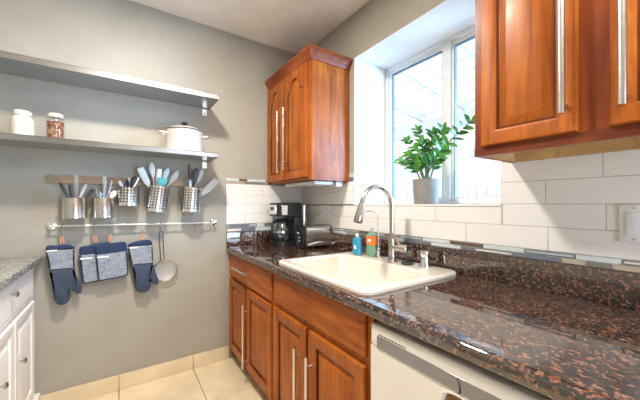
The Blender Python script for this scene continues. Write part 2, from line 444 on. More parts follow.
# window: two sashes at the outer end of the recess
GZ0 = WZ0+.0005
w1 = bpy.data.objects.new('window_1', None); COL.objects.link(w1); w1.location = (GX, -1.35, GZ0); w1['kind'] = 'structure'; WM['window_1'] = Matrix.Translation(Vector(w1.location))
def ringbox(bm, x0, x1, y0, y1, z0, z1, t, tb=None, bev=.003):
    tb = tb or t
    box(bm, (x0, y0, z0), (x1, y0+t, z1), bev); box(bm, (x0, y1-t, z0), (x1, y1, z1), bev)
    box(bm, (x0, y0+t-.002, z1-t), (x1, y1-t+.002, z1), bev); box(bm, (x0, y0+t-.002, z0), (x1, y1-t+.002, z0+tb), bev)
bm = nb(); ringbox(bm, GX+.001, GX+.07, WY0+.001, WY1-.001, WZ0+.001, WZ1-.001, .032, .02); box(bm, (GX+.001, -1.40, WZ0+.015), (GX+.06, -1.345, WZ1-.02), .003)
part('window_frame', bm, M['alum'], w1)
for (a, b, dx, lab) in ((-1.37, WY1-.030, .012, 'left sash'), (WY0+.030, -1.385, .020, 'right sash')):
    bm = nb(); ringbox(bm, GX+dx, GX+dx+.035, a, b, WZ0+.02, WZ1-.031, .034, .026)
    s = part('window_sash', bm, M['alum'], w1)
    bm = nb(); ringbox(bm, GX+dx+.004, GX+dx+.03, a+.033, b-.033, WZ0+.045, WZ1-.064, .005, .003, 0); part('gasket', bm, M['gasket'], s)
    bm = nb(); box(bm, (GX+dx+.016, a+.036, WZ0+.047), (GX+dx+.020, b-.036, WZ1-.067)); part('glass_pane', bm, M['glass'], s)

# ------------------------------------------------------------------ outside the window
bm = nb(); box(bm, (.63, -9, -.42), (9, 9, -.3)); struct('ground_outside', bm, M['ground'])
ft = thing('picket_fence', 'tall weathered white board fence outside beyond the right window sash', 'fence', (3.2, .5, -.3))
bm = nb()
box(bm, (3.23, -2.5, .1), (3.27, 4.5, .2)); box(bm, (3.23, -2.5, 1.45), (3.27, 4.5, 1.55)); part('rail', bm, M['outgrey'], ft)
bm = nb(); k = 0; yy = -2.5
while yy < 4.4:
    w = .14; h = 1.86+.04*math.sin(k*2.3); k += 1
    lp = [(yy, -.3), (yy+w, -.3), (yy+w, h-.035), (yy+w-.035, h), (yy+.035, h), (yy, h-.035)]
    loft(bm, [[(3.2, a, b) for a, b in lp], [(3.225, a, b) for a, b in lp]]); yy += .153
part('picket', bm, M['outwhite'], ft)
pg = thing('patio_cover', 'white lattice patio cover with beams and rafters outside the window', 'pergola', (2.2, 0, -.3))
bm = nb(); box(bm, (2.5, -3, 2.42), (2.6, 5, 2.62), .004); part('beam', bm, M['outgrey'], pg)
for yv in (1.35, 3.6):
    bm = nb(); box(bm, (2.49, yv, -.3), (2.61, yv+.13, 2.42), .004); part('post', bm, M['outwhite'], pg)
for k in range(9):
    yv = -2.4+k*.75; bm = nb()
    lp = [(.66, 3.02), (3.0, 2.66), (3.0, 2.78), (.66, 3.16)]
    loft(bm, [[(a, yv, b) for a, b in lp], [(a, yv+.05, b) for a, b in lp]]); part('rafter', bm, M['outgrey'], pg)
bm = nb()
for k in range(10):
    xv = .75+k*.25; zv = 3.16-(xv-.66)*.165
    box(bm, (xv, -2.9, zv+.002), (xv+.06, 4.9, zv+.042))
part('lattice', bm, M['outwhite'], pg)
bm = nb(); lo_ = []
for k in range(121):
    yv = -3+8*k/120; lo_.append((yv, .012*math.sin(k*PI/3)))
for xa, xb in ((.64, 4.2),):
    loft(bm, [[(xa, a, 3.235-(xa-.66)*.165+b) for a, b in lo_], [(xb, a, 3.235-(xb-.66)*.165+b) for a, b in lo_]], False, False, False)
part('roofing', bm, M['roof'], pg)
ln = thing('garden_lantern', 'small pale bell-shaped lantern hanging outside the right window sash', 'lantern', (1.6, -.92, 1.80))
bm = nb(); lathe(bm, [(.0, 1.80), (.075, 1.80), (.06, 1.86), (.035, 1.92), (.02, 1.97), (.006, 2.0)], (1.6, -.92, 0), 14); part('lamp_shade', bm, M['outgrey'], ln)
bm = nb(); tube(bm, [(1.6, -.92, 2.0), (1.6, -.92, 2.9)], .004, 6); part('chain', bm, M['gplastic'], ln)
bm = nb(); box(bm, (3.9, 1.2, -.3), (6.5, 7.5, 2.45)); hs = solo('garden_shed', bm, M['outwhite'], 'plain white outbuilding wall behind the fence seen through left sash', 'shed')

# ------------------------------------------------------------------ cabinetry
def vtop(s, h, rail, arch):
    if not arch: return h-rail
    t = abs(s-.5)*2
    b = 1 if t < .18 else (0 if t > .78 else .5+.5*math.cos(PI*(t-.18)/.60))
    return h-rail-arch*(1-b)
def oploop(w, h, st, off, arch, n=18):
    a, b = st+off, w-st-off
    lp = [(a, st+off), (b, st+off)]
    for k in range(n+1):
        u = b+(a-b)*k/n; s = (u-st)/(w-2*st); lp.append((u, vtop(s, h, st, arch)-off))
    return lp
def outloop(w, h, off, st, n=18):
    lp = [(off, off), (w-off, off)]
    for k in range(n+1): lp.append((w-off+(2*off-w)*k/n, h-off))
    return lp
def door(parent, origin, udir, ndir, w, h, st=.06, arch=0, mat='wood', th=.02, pm=None, gl='groove'):
    """raised panel door: frame mesh + panel sub-part; origin is the lower corner on the carcass face"""
    O = Vector(origin); U = Vector(udir); N = Vector(ndir); Z = Vector((0, 0, 1))
    P = lambda lp, d: [O+U*a+Z*b+N*d for a, b in lp]
    bm = nb()
    loft(bm, [P(outloop(w, h, 0, st), 0), P(outloop(w, h, 0, st), th*.7), P(outloop(w, h, .004, st), th), P(oploop(w, h, st, -.004, arch), th),
              P(oploop(w, h, st, .005, arch), th-.005)], True, False)
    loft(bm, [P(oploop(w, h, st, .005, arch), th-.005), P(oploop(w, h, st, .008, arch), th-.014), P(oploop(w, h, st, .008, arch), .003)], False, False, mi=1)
    d = part('door', bm, [M[mat], M[gl]], parent)
    bm = nb()
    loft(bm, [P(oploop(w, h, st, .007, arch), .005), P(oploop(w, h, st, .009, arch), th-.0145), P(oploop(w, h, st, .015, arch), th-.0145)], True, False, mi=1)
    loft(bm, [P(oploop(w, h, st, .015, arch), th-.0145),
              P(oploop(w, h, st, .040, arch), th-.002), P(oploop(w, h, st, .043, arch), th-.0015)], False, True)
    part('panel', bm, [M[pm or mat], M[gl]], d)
    return d
def slab_front(name, parent, origin, udir, ndir, w, h, mat='woodh', th=.02, st=.012):
    O = Vector(origin); U = Vector(udir); N = Vector(ndir); Z = Vector((0, 0, 1))
    r = lambda o: [(o, o), (w-o, o), (w-o, h-o), (o, h-o)]
    P = lambda lp, d: [O+U*a+Z*b+N*d for a, b in lp]
    bm = nb(); loft(bm, [P(r(0), 0), P(r(0), th*.55), P(r(.004), th*.75), P(r(st*.7), th*.8), P(r(st), th), P(r(st+.004), th)])
    return part(name, bm, M[mat], parent)
def bar_handle(parent, a, b, ndir, r=.006, out=.035, inset=.04, name='handle'):
    a = Vector(a); b = Vector(b); N = Vector(ndir); d = (b-a).normalized()
    bm = nb(); tube(bm, [a+N*out, b+N*out], r, 12)
    for q in (a+d*inset, b-d*inset): tube(bm, [q, q+N*(out)], r*.75, 8)
    return part(name, bm, M['steelh'], parent, 'satin nickel bar handle')
NX = Vector((-1, 0, 0)); UY = Vector((0, -1, 0))      # right-hand run faces -x, doors run towards -y
FX = -.715
def base_box(t, y0, y1, toe=.075, open_top=False):
    bm = nb()
    if open_top:
        zt = CU-.002
        box(bm, (FX, y1, .055), (FX+.02, y0, zt)); box(bm, (-.03, y1, .055), (-.012, y0, zt)); box(bm, (FX+.02, y1, .055), (-.03, y1+.018, zt))
        box(bm, (FX+.02, y0-.018, .055), (-.03, y0, zt)); box(bm, (FX+.02, y1+.018, .055), (-.03, y0-.018, .075))
    else: box(bm, (FX, y1, .055), (-.012, y0, CU-.002), .001, 1)
    part('carcass', bm, M['wood'], t)
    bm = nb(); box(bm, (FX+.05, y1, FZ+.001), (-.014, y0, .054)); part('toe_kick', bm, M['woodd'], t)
b1 = thing('base_cabinet', 'cherry base cabinet with one drawer over two doors, beside the back wall', 'cabinet', (-.36, -.445, FZ))
base_box(b1, -.014, -.889)
d = slab_front('drawer', b1, (FX-.0005, -.02, .687), UY, NX, .845, .187)
bar_handle(d, (FX-.0205, -.20, .79), (FX-.0205, -.53, .79), NX, .0088, .034, .07)
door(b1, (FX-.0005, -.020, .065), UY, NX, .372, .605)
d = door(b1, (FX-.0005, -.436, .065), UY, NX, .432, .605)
bar_handle(d, (FX-.0205, -.462, .56), (FX-.0205, -.462, .09), NX, .0088, .034, .05)
b2 = thing('base_cabinet', 'cherry sink base cabinet with long false drawer front over two doors', 'cabinet', (-.36, -1.335, FZ))
base_box(b2, -.891, -1.756, open_top=True)
slab_front('drawer_front', b2, (FX-.0005, -.905, .705), UY, NX, .818, .170, st=.03)
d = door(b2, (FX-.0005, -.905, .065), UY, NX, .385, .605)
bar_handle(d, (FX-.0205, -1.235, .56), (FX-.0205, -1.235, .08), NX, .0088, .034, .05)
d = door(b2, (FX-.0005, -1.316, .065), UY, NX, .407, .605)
bar_handle(d, (FX-.0205, -1.352, .56), (FX-.0205, -1.352, .08), NX, .0088, .034, .05)

# dishwasher
dw = thing('dishwasher', 'white built-in dishwasher with grey control strip under the granite counter', 'dishwasher', (-.37, -2.08, FZ))
DY0, DY1 = -1.760, -2.385
bm = nb(); box(bm, (FX+.02, DY1, .06), (-.02, DY0, CU-.012)); part('tub_body', bm, M['dark'], dw)
bm = nb(); box(bm, (FX+.06, DY1, FZ+.001), (-.03, DY0, .058)); part('kick_plate', bm, M['dw'], dw)
# door panel with a round grab pocket below the strip
bm = nb(); prof = []
HC = (-2.14, .7165); hr = .054
def yz(p, x): return [(x, a, b) for a, b in p]
n = 32
sq = lambda v: math.copysign(abs(v)**.5, v)
circ = [(HC[0]+hr*1.6*sq(math.cos(2*PI*k/n)), HC[1]+hr*sq(math.sin(2*PI*k/n))) for k in range(n)]
rect = []
za, zb_ = .085, .7775
for k in range(n):
    a = 2*PI*k/n; c, s = math.cos(a), math.sin(a)
    ty = ((DY0-.003-HC[0])/c if c > 0 else (DY1+.003-HC[0])/c) if abs(c) > 1e-6 else 1e9
    tz = ((zb_-HC[1])/s if s > 0 else (za-HC[1])/s) if abs(s) > 1e-6 else 1e9
    t_ = min(ty, tz); rect.append((HC[0]+c*t_, HC[1]+s*t_))
for cy, cz in ((DY0-.003, zb_), (DY1+.003, zb_), (DY0-.003, za), (DY1+.003, za)):
    i = min(range(n), key=lambda k: (rect[k][0]-cy)**2+(rect[k][1]-cz)**2); rect[i] = (cy, cz)
xf = FX-.022
loft(bm, [yz(rect, FX+.018), yz(rect, xf), yz([(HC[0]+(a-HC[0])*1.12, HC[1]+(b-HC[1])*1.12) for a, b in circ], xf), yz(circ, xf-.004), yz([(HC[0]+(a-HC[0])*.94, HC[1]+(b-HC[1])*.94) for a, b in circ], xf-.002), yz([(HC[0]+(a-HC[0])*.86, HC[1]+(b-HC[1])*.86) for a, b in circ], xf+.03)], True, True)
dd = part('door', bm, M['dw'], dw)
q_ = lambda k_, x: [(x, HC[0]+(a-HC[0])*k_, HC[1]+(b-HC[1])*k_) for a, b in circ]
bm = nb(); loft(bm, [q_(.85, xf+.008), q_(.84, xf+.006), q_(.5, xf+.012)], True, True); part('grab_pocket', bm, M['pocket'], dd, 'dark brown grab pocket')
bm = nb(); box(bm, (xf-.002, DY1+.003, .7785), (FX+.018, DY0-.003, CU-.026), .010, 3); cp = part('control_panel', bm, M['dw'], dw)
bm = nb(); box(bm, (xf-.0035, DY1+.004, .779), (xf-.0005, -1.796, .822), .001, 1); cs = part('control_strip', bm, M['band'], cp, 'grey control strip')
bm = nb(); tube(bm, [(xf-.0042, -2.105, .821), (xf-.0045, -2.112, .80), (xf-.0045, -2.113, .785), (xf-.0042, -2.110, .780)], .0022, 6); part('seam_line', bm, M['black'], cs)
bm = nb()
for k in range(10):
    y = -1.806-k*.0125; box(bm, (xf-.0036, y-.0075, .8265), (xf-.001, y, .8305))
part('vent_slots', bm, M['black'], cp)

# countertop with granite upstands, hole left for the sink
ct = thing('countertop', 'polished brown granite worktop with upstand running under the window', 'countertop', (-.38, -1.4, CU))
SX0, SX1, SY0, SY1 = -.66, -.085, -1.66, -.925     # cut-out
def slab(bm, x0, x1, y0, y1, rf=False):
    if not rf: return box(bm, (x0, y0, CU), (x1, y1, H))
    hh = H-CU; r = hh*.42; pr = [(x1, H)]
    for k in range(9):
        a = PI/2+PI/2*k/8; pr.append((x0+r+r*math.cos(a), H-r+r*math.sin(a)))
    for k in range(5):
        a = PI+PI/2*k/4; q = r*.5; pr.append((x0+q+q*math.cos(a), CU+q+q*math.sin(a)))
    pr.append((x1, CU))
    loft(bm, [[(a, y0, b) for a, b in pr], [(a, y1, b) for a, b in pr]])
bm = nb()
slab(bm, -.757, SX0, YE, -.0015, True); slab(bm, SX1, -.0015, YE, -.0015)
slab(bm, SX0, SX1, YE, SY0); slab(bm, SX0, SX1, SY1, -.0015)
part('worktop', bm, M['granite'], ct)
bm = nb(); box(bm, (-.022, YE, H), (-.0015, -.0015, SP), .003, 2); part('upstand', bm, M['granite'], ct)
bm = nb(); box(bm, (-.757, -.022, H), (-.0225, -.0015, SP), .003, 2); part('upstand', bm, M['granite'], ct)
b3 = thing('base_cabinet', 'plain cherry base cabinet right of the white dishwasher', 'cabinet', (-.36, -2.64, FZ))
base_box(b3, -2.39, -2.899)
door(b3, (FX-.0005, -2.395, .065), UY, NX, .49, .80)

# upper cabinet left
u1 = thing('wall_cabinet', 'cherry wall cabinet with two arched doors and crown moulding, in the corner above coffee maker', 'cabinet', (-.18, -.38, 1.479))
CX = -.358; UT = 2.375
bm = nb(); box(bm, (CX, -.752, 1.495), (-.010, -.012, UT), .001, 1); box(bm, (CX, -.752, 1.479), (CX+.02, -.012, 1.4951)); box(bm, (CX+.02, -.752, 1.479), (-.010, -.734, 1.4951)); part('carcass', bm, M['wood'], u1)
def crown(parent, xf_, y0, y1, z0, z1, out):
    # profile swept round front and near side
    pr = [(0, z0), (.006, z0), (.008, z0+.012), (.022, z0+.03), (.030, z0+.045), (out-.008, z1-.024), (out, z1-.016), (out, z1), (0, z1)]
    bm = nb(); loops = []
    for o_, z in pr: loops.append([(xf_-o_, y1, z), (xf_-o_, y0-o_, z), (-.002, y0-o_, z), (-.002, y1, z)])
    loft(bm, loops, True, True)
    return part('crown_moulding', bm, M['woodc'], parent, 'darker crown moulding')
crown(u1, CX, -.752, -.012, UT-.016, UT+.062, .044)
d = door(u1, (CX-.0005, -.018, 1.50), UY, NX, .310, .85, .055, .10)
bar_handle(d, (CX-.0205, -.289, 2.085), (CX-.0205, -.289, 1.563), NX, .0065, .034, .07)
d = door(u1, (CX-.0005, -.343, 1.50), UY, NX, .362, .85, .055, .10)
bar_handle(d, (CX-.0205, -.401, 2.09), (CX-.0205, -.401, 1.578), NX, .0065, .034, .07)
# under-cabinet light
ul = thing('under_cabinet_light', 'white slim light fitting fixed under the corner wall cabinet', 'light', (-.2, -.45, 1.445))
bm = nb(); box(bm, (-.30, -.70, 1.450), (-.12, -.22, 1.478), .008, 2); part('housing', bm, M['plate'], ul)
bm = nb(); box(bm, (-.112, -.725, 1.436), (-.045, -.62, 1.478), .008, 2); part('switch_box', bm, M['plate'], ul)
# upper cabinet right
u2 = thing('wall_cabinet', 'large cherry wall cabinet hanging right of the window', 'cabinet', (-.17, -2.38, 1.487))
C2 = -.325; Y0, Y1 = -1.93, -2.84; U2T = 2.56
bm = nb(); box(bm, (C2, Y1, 1.487), (C2+.02, Y0, U2T)); box(bm, (C2+.02, Y0-.018, 1.487), (-.010, Y0, U2T)); box(bm, (C2+.02, Y1, 1.487), (-.010, Y1+.018, U2T)); box(bm, (C2+.02, Y1+.018, 1.53), (-.01, Y0-.018, U2T))
part('carcass', bm, M['woodf'], u2, 'redder face frame')
bm = nb(); box(bm, (C2+.0205, Y1+.019, 1.5235), (-.0105, Y0-.019, 1.5295)); box(bm, (-.035, Y1+.019, 1.489), (-.0105, Y0-.019, 1.523)); box(bm, (C2+.0205, Y1+.019, 1.489), (C2+.028, Y0-.019, 1.523)); box(bm, (C2+.0285, Y0-.026, 1.489), (-.0355, Y0-.019, 1.523))
part('underside', bm, M['ply'], u2, 'pale plywood underside')
bm = nb(); box(bm, (C2-.003, Y1, 1.487), (C2-.0005, Y0, 1.519)); part('bottom_rail', bm, M['woodd'], u2, 'darker bottom rail')
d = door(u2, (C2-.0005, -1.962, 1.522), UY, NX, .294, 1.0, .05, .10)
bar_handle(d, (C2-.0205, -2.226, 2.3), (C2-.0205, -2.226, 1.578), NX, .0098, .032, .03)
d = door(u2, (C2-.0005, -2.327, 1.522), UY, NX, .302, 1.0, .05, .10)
bar_handle(d, (C2-.0205, -2.360, 2.3), (C2-.0205, -2.360, 1.568), NX, .0098, .032, .03)

# white cabinet on the left with its own counter
PX = Vector((1, 0, 0)); UYp = Vector((0, 1, 0))
wc = thing('base_cabinet', 'white base cabinet with small metal knobs at the left edge', 'cabinet', (-2.26, -.5, FZ))
WX = -1.968
bm = nb(); box(bm, (XL+.004, -1.05, .105), (WX, -.016, .928), .001, 1); part('carcass', bm, M['cabwhite'], wc)
bm = nb(); box(bm, (XL+.004, -1.05, FZ+.001), (WX+.035, -.016, .103), .006, 2); part('plinth', bm, M['cabwhite'], wc)
def knob(parent, p):
    bm = nb(); lathe(bm, [(.005, 0), (.005, .012), (.013, .018), (.015, .024), (.011, .029), (.004, .031)], p, 16, PX); part('knob', bm, M['nickel'], parent)
d = slab_front('drawer', wc, (WX+.0005, -.94, .725), UYp, PX, .86, .19, 'cabwhite', .018, .03); knob(d, (WX+.0185, -.555, .86))
d = door(wc, (WX+.0005, -.475, .122), UYp, PX, .395, .585, .05, 0, 'cabwhite', .018, gl='cabwhite'); knob(d, (WX+.0185, -.408, .475))
d = door(wc, (WX+.0005, -.94, .122), UYp, PX, .455, .585, .05, 0, 'cabwhite', .018, gl='cabwhite'); knob(d, (WX+.0185, -.72, .50))
bm = nb(); box(bm, (XL+.003, -1.06, .930), (-1.925, -.003, .970), .006, 3)
solo('countertop', bm, M['pgran'], 'pale grey speckled granite top on the white cabinet', 'countertop')

# ------------------------------------------------------------------ sink and taps
sk = thing('sink', 'cream single-bowl drop-in sink set in the granite counter', 'sink', (-.37, -1.275, H))
bm = nb(); RX0, RX1, RY0, RY1 = -.705, -.040, -1.70, -.885
def L(x0, x1, y0, y1, r, z): return [(a, b, z) for a, b in rrect(x0, x1, y0, y1, r, 6)]
bx0, bx1, by0, by1 = -.650, -.205, -1.635, -.945
loft(bm, [L(RX0, RX1, RY0, RY1, .05, H+.0005), L(RX0, RX1, RY0, RY1, .05, H+.012), L(RX0+.006, RX1-.006, RY0+.006, RY1-.006, .046, H+.019),
          L(RX0+.02, RX1-.02, RY0+.02, RY1-.02, .04, H+.020), L(bx0-.012, bx1+.012, by0-.012, by1+.012, .07, H+.018), L(bx0, bx1, by0, by1, .06, H+.006),
          L(bx0+.01, bx1-.01, by0+.012, by1-.012, .06, H-.12), L(bx0+.04, bx1-.04, by0+.04, by1-.04, .05, H-.18), L(bx0+.15, bx1-.15, by0+.2, by1-.2, .04, H-.19)], False, True)
part('basin', bm, M['sink'], sk)
bm = nb(); lathe(bm, [(.045, H-.188), (.045, H-.185), (.03, H-.186)], (-.42, -1.28, 0), 20); part('drain', bm, M['chrome'], sk)
SD = H+.0195
fa = thing('kitchen_faucet', 'tall brushed-nickel gooseneck pull-down faucet on the sink deck', 'faucet', (-.14, -1.27, SD))
fx, fy = -.135, -1.318
bm = nb(); lathe(bm, [(.029, SD), (.029, SD+.006), (.024, SD+.012), (.0225, SD+.05), (.0225, SD+.14), (.020, SD+.147), (.0, SD+.147)], (fx, fy, 0), 24); part('body', bm, M['nickel'], fa)
dirv = Vector((-.98, .05, 0)).normalized(); 
bm = nb(); pts = [Vector((fx, fy, SD+.145)), Vector((fx, fy, SD+.22)), Vector((fx, fy, SD+.33))]
ar = .118; 
for k in range(1, 15):
    a = PI - (PI*0.94)*k/14
    pts.append(Vector((fx, fy, SD+.33)) + dirv*(ar+ar*math.cos(a)) + Vector((0, 0, 1))*(ar*1.05*math.sin(a)))
tube(bm, pts, .0155, 14); part('gooseneck', bm, M['nickel'], fa)
e0 = pts[-1]; dn = (pts[-1]-pts[-2]).normalized()
bm = nb(); tube(bm, [e0-dn*.002, e0+dn*.02, e0+dn*.07, e0+dn*.105, e0+dn*.11], [.0165, .019, .024, .027, .024], 16); sh = part('spray_head', bm, M['nickel'], fa)
bm = nb(); lathe(bm, [(.022, 0), (.022, .004)], e0+dn*.1095, 16, dn); part('nozzle', bm, M['dark'], sh)
side = Vector((.22, -1, 0)).normalized()
bm = nb(); q = Vector((fx, fy, SD+.085)); tube(bm, [q, q+side*.035, q+side*.097, q+side*.101], [.02, .0215, .0215, .017], 16); hb = part('handle', bm, M['nickel'], fa)
bm = nb(); q2 = q+side*.06; tube(bm, [q2, q2+Vector((-.012, .022, .045)), q2+Vector((-.024, .044, .088))], [.0085, .0075, .0065], 10); part('lever', bm, M['nickel'], hb)
ff = thing('filter_faucet', 'slim chrome filtered-water faucet behind the gooseneck faucet', 'faucet', (-.13, -1.165, SD))
gx, gy = -.12, -1.19
bm = nb(); lathe(bm, [(.02, SD), (.02, SD+.005), (.011, SD+.012), (.011, SD+.06), (.007, SD+.065), (.0, SD+.065)], (gx, gy, 0), 16); part('base', bm, M['chrome'], ff)
bm = nb(); g2 = Vector((-.9, .3, 0)).normalized(); pts = [Vector((gx, gy, SD+.06)), Vector((gx, gy, SD+.16)), Vector((gx, gy, SD+.25))]
for k in range(1, 11):
    a = PI-PI*.85*k/10; pts.append(Vector((gx, gy, SD+.25))+g2*(.068+.068*math.cos(a))+Vector((0, 0, .056*math.sin(a))))
tube(bm, pts, .0055, 10); part('spout', bm, M['chrome'], ff)
bm = nb(); tube(bm, [(gx, gy, SD+.045), (gx-.045, gy-.01, SD+.048)], [.006, .004], 8); part('lever', bm, M['chrome'], ff)
st = thing('sink_stopper', 'dark round sink stopper lying on the sink deck', 'stopper', (-.13, -1.43, SD))
bm = nb(); lathe(bm, [(.032, SD+.0005), (.036, SD+.004), (.036, SD+.010), (.028, SD+.014)], (-.13, -1.43, 0), 22); part('disc', bm, M['dark'], st)
bm = nb(); lathe(bm, [(.008, SD+.013), (.007, SD+.022), (.012, SD+.027), (.003, SD+.03)], (-.13, -1.43, 0), 14); part('knob', bm, M['dark'], st)
sd = thing('air_gap_cap', 'short chrome air gap cap at the right end of sink deck', 'sink fitting', (-.105, -1.53, SD))
bm = nb(); lathe(bm, [(.031, SD), (.031, SD+.006), (.025, SD+.016), (.0225, SD+.058)], (-.105, -1.53, 0), 26); part('body', bm, M['chrome'], sd)
bm = nb(); lathe(bm, [(.0225, SD+.0585), (.0265, SD+.066), (.027, SD+.084), (.024, SD+.09), (.0, SD+.091)], (-.105, -1.53, 0), 26); part('cap', bm, M['chrome'], sd)
def bottle(name, label, cx, cy, w, dpt, h, liq, cap, lab=None):
    t = thing(name, label, 'bottle', (cx, cy, SD))
    bm = nb(); loops = []
    for z, s in ((.0005, .85), (.006, 1), (h*.3, 1), (h*.5, .86), (h*.68, .98), (h*.8, .9), (h*.88, .5), (h*.9, .34)):
        loops.append([(cx+a, cy+b, SD+z) for a, b in rrect(-dpt*s/2, dpt*s/2, -w*s/2, w*s/2, dpt*s*.45, 5)])
    loft(bm, loops); part('bottle_body', bm, liq, t)
    bm = nb(); lathe(bm, [(.012, h*.9), (.013, h*.91), (.012, h), (.008, h+.01)], (cx, cy, SD), 14); part('cap', bm, cap, t)
    if lab:
        bm = nb(); s = 1.03; loops = [[(cx+a, cy+b, SD+z) for a, b in rrect(-dpt*s/2, dpt*s/2, -w*s/2, w*s/2, dpt*s*.45, 5)] for z in (lab[0]*h, lab[1]*h)]
        loft(bm, loops, True, True); part('label_sleeve', bm, lab[2], t)
        if len(lab) > 3:
            bm = nb(); loops = [[(cx+a, cy+b, SD+z) for a, b in rrect(-dpt*s*1.015/2, dpt*s*1.015/2, -w*s*.5/2, w*s*.5/2, dpt*s*.2, 4)] for z in (lab[3]*h, lab[4]*h)]
            loft(bm, loops, True, True); part('label_mark', bm, lab[5], t)
bottle('soap_bottle', 'blue dish-soap bottle with white cap behind the sink', -.155, -1.02, .072, .04, .138, M['blueliq'], M['plate'], (.36, .62, M['blueliq'], .3, .5, M['plate']))
bottle('soap_bottle', 'pale green soap bottle with orange label behind the sink', -.105, -1.112, .085, .045, .180, M['greenliq'], M['clearp'], (.42, .76, M['olabel'], .54, .64, M['wplastic']))

# ------------------------------------------------------------------ coffee maker, carafe, toaster
cm = thing('coffee_maker', 'black drip coffee maker in the corner beside the toaster', 'coffee maker', (-.26, -.19, H))
X0, X1, YA, YB = -.385, -.135, -.265, -.05; cyc = (YA+YB)/2; e = .0008
bm = nb(); lp = rrect(X0, X1, YA, YB, .06, 6)
loft(bm, [[(a, b, H+e) for a, b in lp], [(a, b, H+.03) for a, b in lp], [(a*.985+.015*-.28, b, H+.036) for a, b in lp]]); part('base', bm, M['black'], cm)
bm = nb(); box(bm, (-.222, YA+.006, H+.034), (X1, YB-.006, H+.265), .015, 3); part('column', bm, M['black'], cm)
bm = nb(); lp = rrect(X0-.005, X1, YA, YB, .05, 6)
loft(bm, [[(a, b, H+.262) for a, b in lp], [(a, b, H+.372) for a, b in lp], [(a, b, H+.382) for a, b in rrect(X0+.005, X1-.008, YA+.01, YB-.01, .045, 6)]]); hd = part('brew_head', bm, M['black'], cm)
bm = nb(); box(bm, (X0-.012, YA+.035, H+.278), (X0+.01, YB-.035, H+.362), .006, 2); cpn = part('control_panel', bm, M['steel'], cm)
bm = nb(); box(bm, (X0-.0135, cyc-.03, H+.315), (X0-.0122, cyc+.03, H+.345), .0005, 1); part('display', bm, M['dark'], cpn)
bm = nb(); box(bm, (X0+.03, YA-.003, H+.275), (X0+.085, YA+.001, H+.358), .001, 1); part('side_panel', bm, M['steel'], cm)
bm = nb(); lathe(bm, [(.034, H+.10), (.034, H+.362), (.03, H+.365)], (-.098, -.20, 0), 20); part('water_tank', bm, M['steelh'], cm)
bm = nb(); lathe(bm, [(.063, H+.0365), (.063, H+.040)], (-.305, cyc, 0), 24); part('warming_plate', bm, M['dark'], cm)
cf = thing('coffee_carafe', 'glass carafe with black handle standing in the coffee maker', 'carafe', (-.305, cyc, H+.041))
bm = nb(); c0 = (-.305, cyc, H+.041)
lathe(bm, [(.06, 0), (.072, .012), (.084, .06), (.080, .11), (.062, .145), (.058, .165)], c0, 28, cap1=False); part('glass_body', bm, M['cglass'], cf)
bm = nb(); lathe(bm, [(.062, .160), (.063, .178), (.05, .190), (.02, .196)], c0, 24); part('lid', bm, M['black'], cf)
bm = nb(); lathe(bm, [(.0840, .075), (.0835, .092)], c0, 28, cap0=False, cap1=False); part('band', bm, M['steel'], cf)
hdv = Vector((-.85, -.35, 0)).normalized(); c0v = Vector(c0)
bm = nb(); tube(bm, smoothpath([c0v+hdv*.058+Vector((0, 0, .17)), c0v+hdv*.11+Vector((0, 0, .17)), c0v+hdv*.122+Vector((0, 0, .11)), c0v+hdv*.115+Vector((0, 0, .05)), c0v+hdv*.082+Vector((0, 0, .03))]), .010, 10); part('handle', bm, M['black'], cf)
ts = thing('toaster', 'two-slice brushed steel toaster with black ends beside coffee maker', 'toaster', (-.128, -.435, H), (0, 0, math.radians(-4)))
def tb(x0, x1, y0, y1, z0, z1, r, name, mat, lab=None, par=None, pr=.035):
    bm = nb(); lp = rrect(y0, y1, z0, z1, pr, 6); loft(bm, [[(x0+r, a*1, b) for a, b in rrect(y0+r, y1-r, z0+r, z1-r, pr, 6)], [(x0, a, b) for a, b in rrect(y0+r*.6, y1-r*.6, z0+r*.6, z1-r*.6, pr, 6)] if False else [(x0+r*.2, a, b) for a, b in lp], [(x1-r*.2, a, b) for a, b in lp], [(x1, a, b) for a, b in rrect(y0+r, y1-r, z0+r, z1-r, pr, 6)]])
    return part(name, bm, mat, par or ts, lab, True)
tb(-.115, .115, -.075, .075, .012, .188, .004, 'shell', M['steel'])
tb(-.142, -.1155, -.078, .078, .008, .190, .012, 'end_cap', M['black']); tb(.1155, .140, -.078, .078, .008, .190, .012, 'end_cap', M['black'])
bm = nb(); pr = []
for k in range(13):
    u = -.105+.21*k/12; pr.append((u, .045-.018*((u/.105)**2)))
loft(bm, [[(a, -.0762, .018) for a, b in pr], [(a, -.081, .022) for a, b in pr], [(a, -.083, b) for a, b in pr], [(a, -.0762, b+.012) for a, b in pr]], False, False, False)
part('crumb_trim', bm, M['steel'], ts, None, True)
for y in (-.03, .03):
    bm = nb(); box(bm, (-.10, y-.014, .1875), (.10, y+.014, .1892)); part('bread_slot', bm, M['dark'], ts, None, True)
bm = nb(); box(bm, (-.165, -.018, .12), (-.1425, .018, .134), .004, 2); part('lever', bm, M['chrome'], ts, None, True)
for z in (.055, .085):
    bm = nb(); lathe(bm, [(.012, 0), (.012, .008), (.009, .01)], (-.1425, .0, z), 14, (-1, 0, 0)); part('dial', bm, M['chrome'], ts, None, True)
for x in (-.11, .11):
    for y in (-.055, .055):
        bm = nb(); lathe(bm, [(.009, .0005), (.008, .0135)], (x, y, 0), 10); part('foot', bm, M['dark'], ts, None, True)
